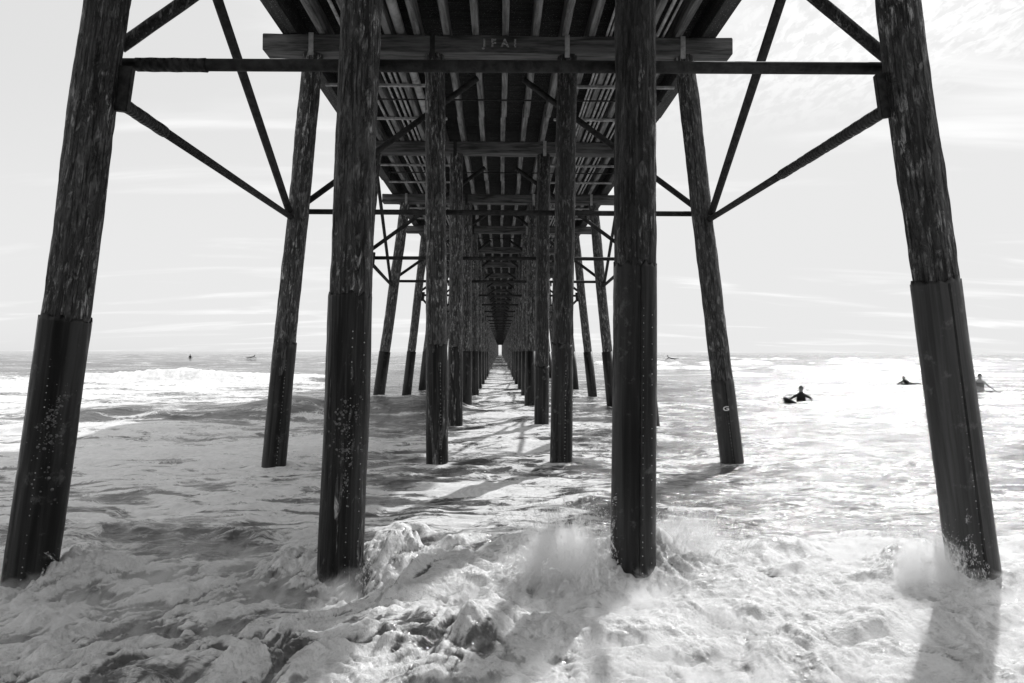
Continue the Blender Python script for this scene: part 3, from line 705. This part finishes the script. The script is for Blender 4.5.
def surfboard(loc, rz, tilt=0.0, roll=0.0, m=BOARD, length=1.9):
    """pointed outline, rocker and rails; local +X is the nose"""
    n = 28; bm = bmesh.new(); rings = []
    for i in range(n + 1):
        t = i / n; x = (t - .5) * length; wd = .255 * (max(0, 1 - (abs(2 * t - 1.04))**2.6))**.8 * (1 if t > .12 else .55 + .45 * t / .12) + .004
        wd = max(wd, .06 if t < .02 else .006); th = .032 * min(1, 6 * t + .25, 6 * (1 - t) + .12); zr = .16 * max(0, t - .55)**2 / .2 + .05 * max(0, .25 - t)**2 / .0625
        rings.append([bm.verts.new((x, wd * math.cos(a), zr + th * math.sin(a))) for a in np.linspace(0, 2 * math.pi, 14, endpoint=False)])
    for i in range(n):
        for j in range(14):
            k = (j + 1) % 14; bm.faces.new((rings[i][j], rings[i][k], rings[i + 1][k], rings[i + 1][j]))
    bm.faces.new(rings[0][::-1]); bm.faces.new(rings[-1]); bmesh.ops.recalc_face_normals(bm, faces=bm.faces)
    o = finish('surfboard', bm, m, None, True); o.location = loc; o.rotation_euler = (roll, tilt, rz)
    for y_, x_ in ((0, -.80), (-.11, -.66), (.11, -.66)):
        bm = bmesh.new(); vs = [bm.verts.new(v) for v in ((x_, y_ - .004, -.02), (x_ + .12, y_ - .004, -.02), (x_ + .02, y_ - .002, -.13), (x_, y_ + .004, -.02), (x_ + .12, y_ + .004, -.02), (x_ + .02, y_ + .002, -.13))]
        for f in ((0, 1, 2), (5, 4, 3), (0, 3, 4, 1), (1, 4, 5, 2), (2, 5, 3, 0)): bm.faces.new([vs[i] for i in f])
        finish('fin', bm, BOARDD, o)
    return o
def hgt(x, y): return sea_h(x, y)
# nearest surfer, in line with x=800 px
x, y = 12.25, 27.6; z = hgt(x, y)
tag(sitting((x, y, z - .02), R(-24), .10, 'reach', SUIT, SKIN, -.22), 'nearest surfer, dark wetsuit, one arm reaching left towards a board nose', 'person', 'surfers out in the waves')
tag(surfboard((x - .50, y - .60, z - .09), R(222), R(-9), 0, BOARDD, 1.9), 'dark surfboard with its nose lifting from the water before the nearest surfer', 'surfboard', 'surfboards')
x, y = 25.7, 42.3; z = hgt(x, y)
tag(prone((x - .1, y, z - .08), R(214)), 'small dark surfer lying low on a board, just left of the rightmost outer piling', 'person', 'surfers out in the waves')
tag(surfboard((x + .15, y + .1, z - .06), R(200), R(-3), 0, BOARDD, 2.2), 'dark surfboard under the low lying surfer near the rightmost outer piling', 'surfboard', 'surfboards')
x, y = 23.6, 33.2; z = hgt(x, y)
tag(sitting((x, y, z + .0), R(-35), .05, 'back', SKIN2, SKIN2, .0), 'bare chested surfer leaning back on one arm, at the far right edge', 'person', 'surfers out in the waves')
tag(surfboard((x + .25, y + .1, z + .02), R(170), 0, 0, BOARD, 2.0), 'pale surfboard under the bare chested surfer at the far right', 'surfboard', 'surfboards')
x, y = -67.5, 150.; z = hgt(x, y)
tag(sitting((x, y, z + .02), R(10), .05, 'rest', SUIT, SUIT, .0), 'tiny dark figure sitting upright far out on the left horizon', 'person', 'surfers out in the waves')
tag(surfboard((x, y, z + .0), R(80), 0, 0, BOARDD), 'tiny dark surfboard under the upright figure far out on the left', 'surfboard', 'surfboards')
x, y = -54.3, 150.; z = hgt(x, y)
tag(prone((x, y, z + .05), R(20)), 'tiny dark figure lying flat far out, right of the upright one on the left horizon', 'person', 'surfers out in the waves')
tag(surfboard((x, y, z + .03), R(20), 0, 0, BOARDD, 2.3), 'tiny dark surfboard under the flat lying figure far out on the left', 'surfboard', 'surfboards')
x, y = 28.6, 113.; z = hgt(x, y)
tag(prone((x, y, z + .30), R(160)), 'tiny dark figure riding in the surf just right of the right inner piling', 'person', 'surfers out in the waves')
tag(surfboard((x - .3, y, z + .28), R(165), 0, 0, BOARDD, 2.2), 'tiny dark surfboard in the surf beside the right inner piling', 'surfboard', 'surfboards')

# ------------------------------------------------------------------ spray thrown up by the pilings
SPR = Mat('spray_droplets'); SPR.grey(.9); SPR.rough(.4); SPR = SPR.m
def spray(name, n, origin, spread, vdir, vmax, label, size=(.0006, .0024)):
    o_ = np.array(origin); pts = []
    p0 = o_ + rng.normal(size=(n, 3)) * np.array(spread)
    v = np.array(vdir)[None] * rng.uniform(.15, 1, (n, 1))**.8 * vmax + rng.normal(size=(n, 3)) * np.array([.55, .45, .35]) * vmax * .33
    t = rng.uniform(.03, .42, n)[:, None]
    nj = n // 45; ji = rng.integers(0, nj, n); jm = (rng.random(n) < .75)[:, None]      # most drops ride in torn strings
    jp = o_ + rng.normal(size=(nj, 3)) * np.array(spread); jv = np.array(vdir)[None] * rng.uniform(.2, 1, (nj, 1)) * vmax + rng.normal(size=(nj, 3)) * np.array([.6, .4, .3]) * vmax * .36
    jt = rng.uniform(.05, .38, nj)[:, None] + 0
    p0 = np.where(jm, jp[ji] + rng.normal(size=(n, 3)) * .005, p0); v = np.where(jm, jv[ji] * (1 + rng.normal(size=(n, 1)) * .02), v); t = np.where(jm, jt[ji] + np.abs(rng.normal(size=(n, 1))) * .055 - .02, t); t = np.maximum(t, .01)
    p = p0 + v * t + np.array([0, 0, -4.9]) * t * t; vel = v + np.array([0, 0, -9.8]) * t
    ok = p[:, 2] > -.05
    for qx in (-4.05, -1.38, 1.17, 4.2): ok &= ~((np.abs(p[:, 0] - qx) < .21) & (p[:, 1] < 6.2) & (p[:, 2] > -.02))
    p = p[ok]; vel = vel[ok]; m = len(p)
    r = size[0] + (size[1] - size[0]) * rng.random(m)**3
    ln = np.clip(np.linalg.norm(vel, axis=1) * .010, .004, .035) * rng.uniform(.4, 1.2, m)
    d = vel / np.maximum(np.linalg.norm(vel, axis=1), 1e-6)[:, None]; a = np.cross(d, [0.3, .9, .2]); a /= np.linalg.norm(a, axis=1)[:, None]; b = np.cross(d, a)
    V = np.stack([p + d * ln[:, None], p + a * r[:, None], p + b * r[:, None], p - a * r[:, None], p - b * r[:, None], p - d * ln[:, None]], 1).reshape(-1, 3)
    fi = np.array([(0, 1, 2), (0, 2, 3), (0, 3, 4), (0, 4, 1), (5, 2, 1), (5, 3, 2), (5, 4, 3), (5, 1, 4)]); Fc = (np.arange(m)[:, None, None] * 6 + fi[None]).reshape(-1, 3)
    V -= o_; me = bpy.data.meshes.new(name); me.from_pydata(V.tolist(), [], Fc.tolist()); me.materials.append(SPR)
    ob = bpy.data.objects.new(name, me); COL.objects.link(ob); ob.location = origin; tag(ob, label, 'spray', None, 'stuff')
spray('sea_spray', 34000, (.66, 5.80, .08), (.22, .16, .05), (-.16, -.05, 1), 3.3, 'white spray leaping up the left side of the right inner piling')
spray('sea_spray', 15000, (1.62, 6.25, .05), (.28, .16, .05), (.25, .1, 1), 2.9, 'thin white spray to the right of the right inner piling')
spray('sea_spray', 16000, (3.80, 5.75, .05), (.16, .10, .05), (-.30, -.1, 1), 2.6, 'white spray thrown across the foot of the right outer piling')
spray('sea_spray', 9000, (-1.00, 5.95, .05), (.22, .15, .05), (.2, -.05, 1), 2.0, 'low white spray beside the foot of the left inner piling')
spray('sea_spray', 4000, (-3.75, 5.95, .05), (.2, .12, .05), (.1, -.05, 1), 1.6, 'low white spray at the foot of the left outer piling')
def mist(c, r, dens, label):
    M = Mat('mist'); M.t.nodes.remove(M.p); v = M.n('ShaderNodeVolumePrincipled'); v.inputs['Color'].default_value = (1, 1, 1, 1); v.inputs['Anisotropy'].default_value = .3
    ln = M.n('ShaderNodeVectorMath'); ln.operation = 'LENGTH'; M.l(M.map((1 / r[0], 1 / r[1], 1 / r[2])), ln.inputs[0])
    fall = M.ramp(ln.outputs['Value'], .25, 1.0, 1.0, 0.0)
    nz = M.noise(M.map((1, 1, .38), (0, .3, 0)), 11.0, 6, .72, .8)
    d = M.math('MULTIPLY', M.ramp(M.math('ADD', nz, M.math('MULTIPLY', fall, .30)), .66, .80), M.math('MULTIPLY', M.ramp(ln.outputs['Value'], .8, 1.0, 1.0, 0.0), dens * 1.2))
    M.l(d, v.inputs['Density']); M.l(v.outputs[0], M.out.inputs['Volume'])
    bm = bmesh.new(); bmesh.ops.create_icosphere(bm, subdivisions=3, radius=1, matrix=Matrix.Diagonal((*r, 1)))
    o = finish('spray_mist', bm, M.m, None, True); o.location = c; tag(o, label, 'spray', None, 'stuff')
mist((.50, 5.72, .22), (.62, .36, .55), 8, 'soft white mist left of the right inner piling')
mist((1.70, 6.35, .20), (.75, .34, .44), 3.5, 'thin white mist right of the right inner piling')
mist((3.52, 5.60, .16), (.46, .28, .46), 8, 'soft white mist over the foot of the right outer piling')

# low, soft veil of spray drifting over the churning foreground foam
M = Mat('veil'); M.t.nodes.remove(M.p); v = M.n('ShaderNodeVolumePrincipled'); v.inputs['Color'].default_value = (1, 1, 1, 1); v.inputs['Anisotropy'].default_value = .2
sx_ = M.n('ShaderNodeSeparateXYZ'); M.l(M.tc.outputs['Object'], sx_.inputs[0])
nl = M.noise(M.map((1, .35, 1), (0, 0, R(-35))), 7.0, 6, .7, .6); nr_ = M.noise(M.map((1, .35, 1), (0, 0, R(40))), 7.0, 6, .7, .6)
nn_ = M.mix(M.ramp(sx_.outputs[0], -.5, .8), nl, nr_)
zf = M.ramp(sx_.outputs[2], -.02, .24, 1.0, 0.0); yf = M.math('MULTIPLY', M.ramp(sx_.outputs[1], 6.3, 7.6, 1.0, 0.0), M.ramp(sx_.outputs[1], 2.3, 3.2))
d = M.math('MULTIPLY', M.math('MULTIPLY', M.ramp(M.math('ADD', nn_, M.math('MULTIPLY', zf, .22)), .60, .76), yf), M.math('MULTIPLY', zf, M.ramp(sx_.outputs[0], -1.5, 1.5, 2.5, 6.5)))
M.l(d, v.inputs['Density']); M.l(v.outputs[0], M.out.inputs['Volume'])
bm = bmesh.new(); box(bm, (0, 4.95, .06), (12, 5.3, .44)); o = finish('foam_veil', bm, M.m); tag(o, 'soft low veil of spray over the churning foam in the foreground', 'spray', None, 'stuff')
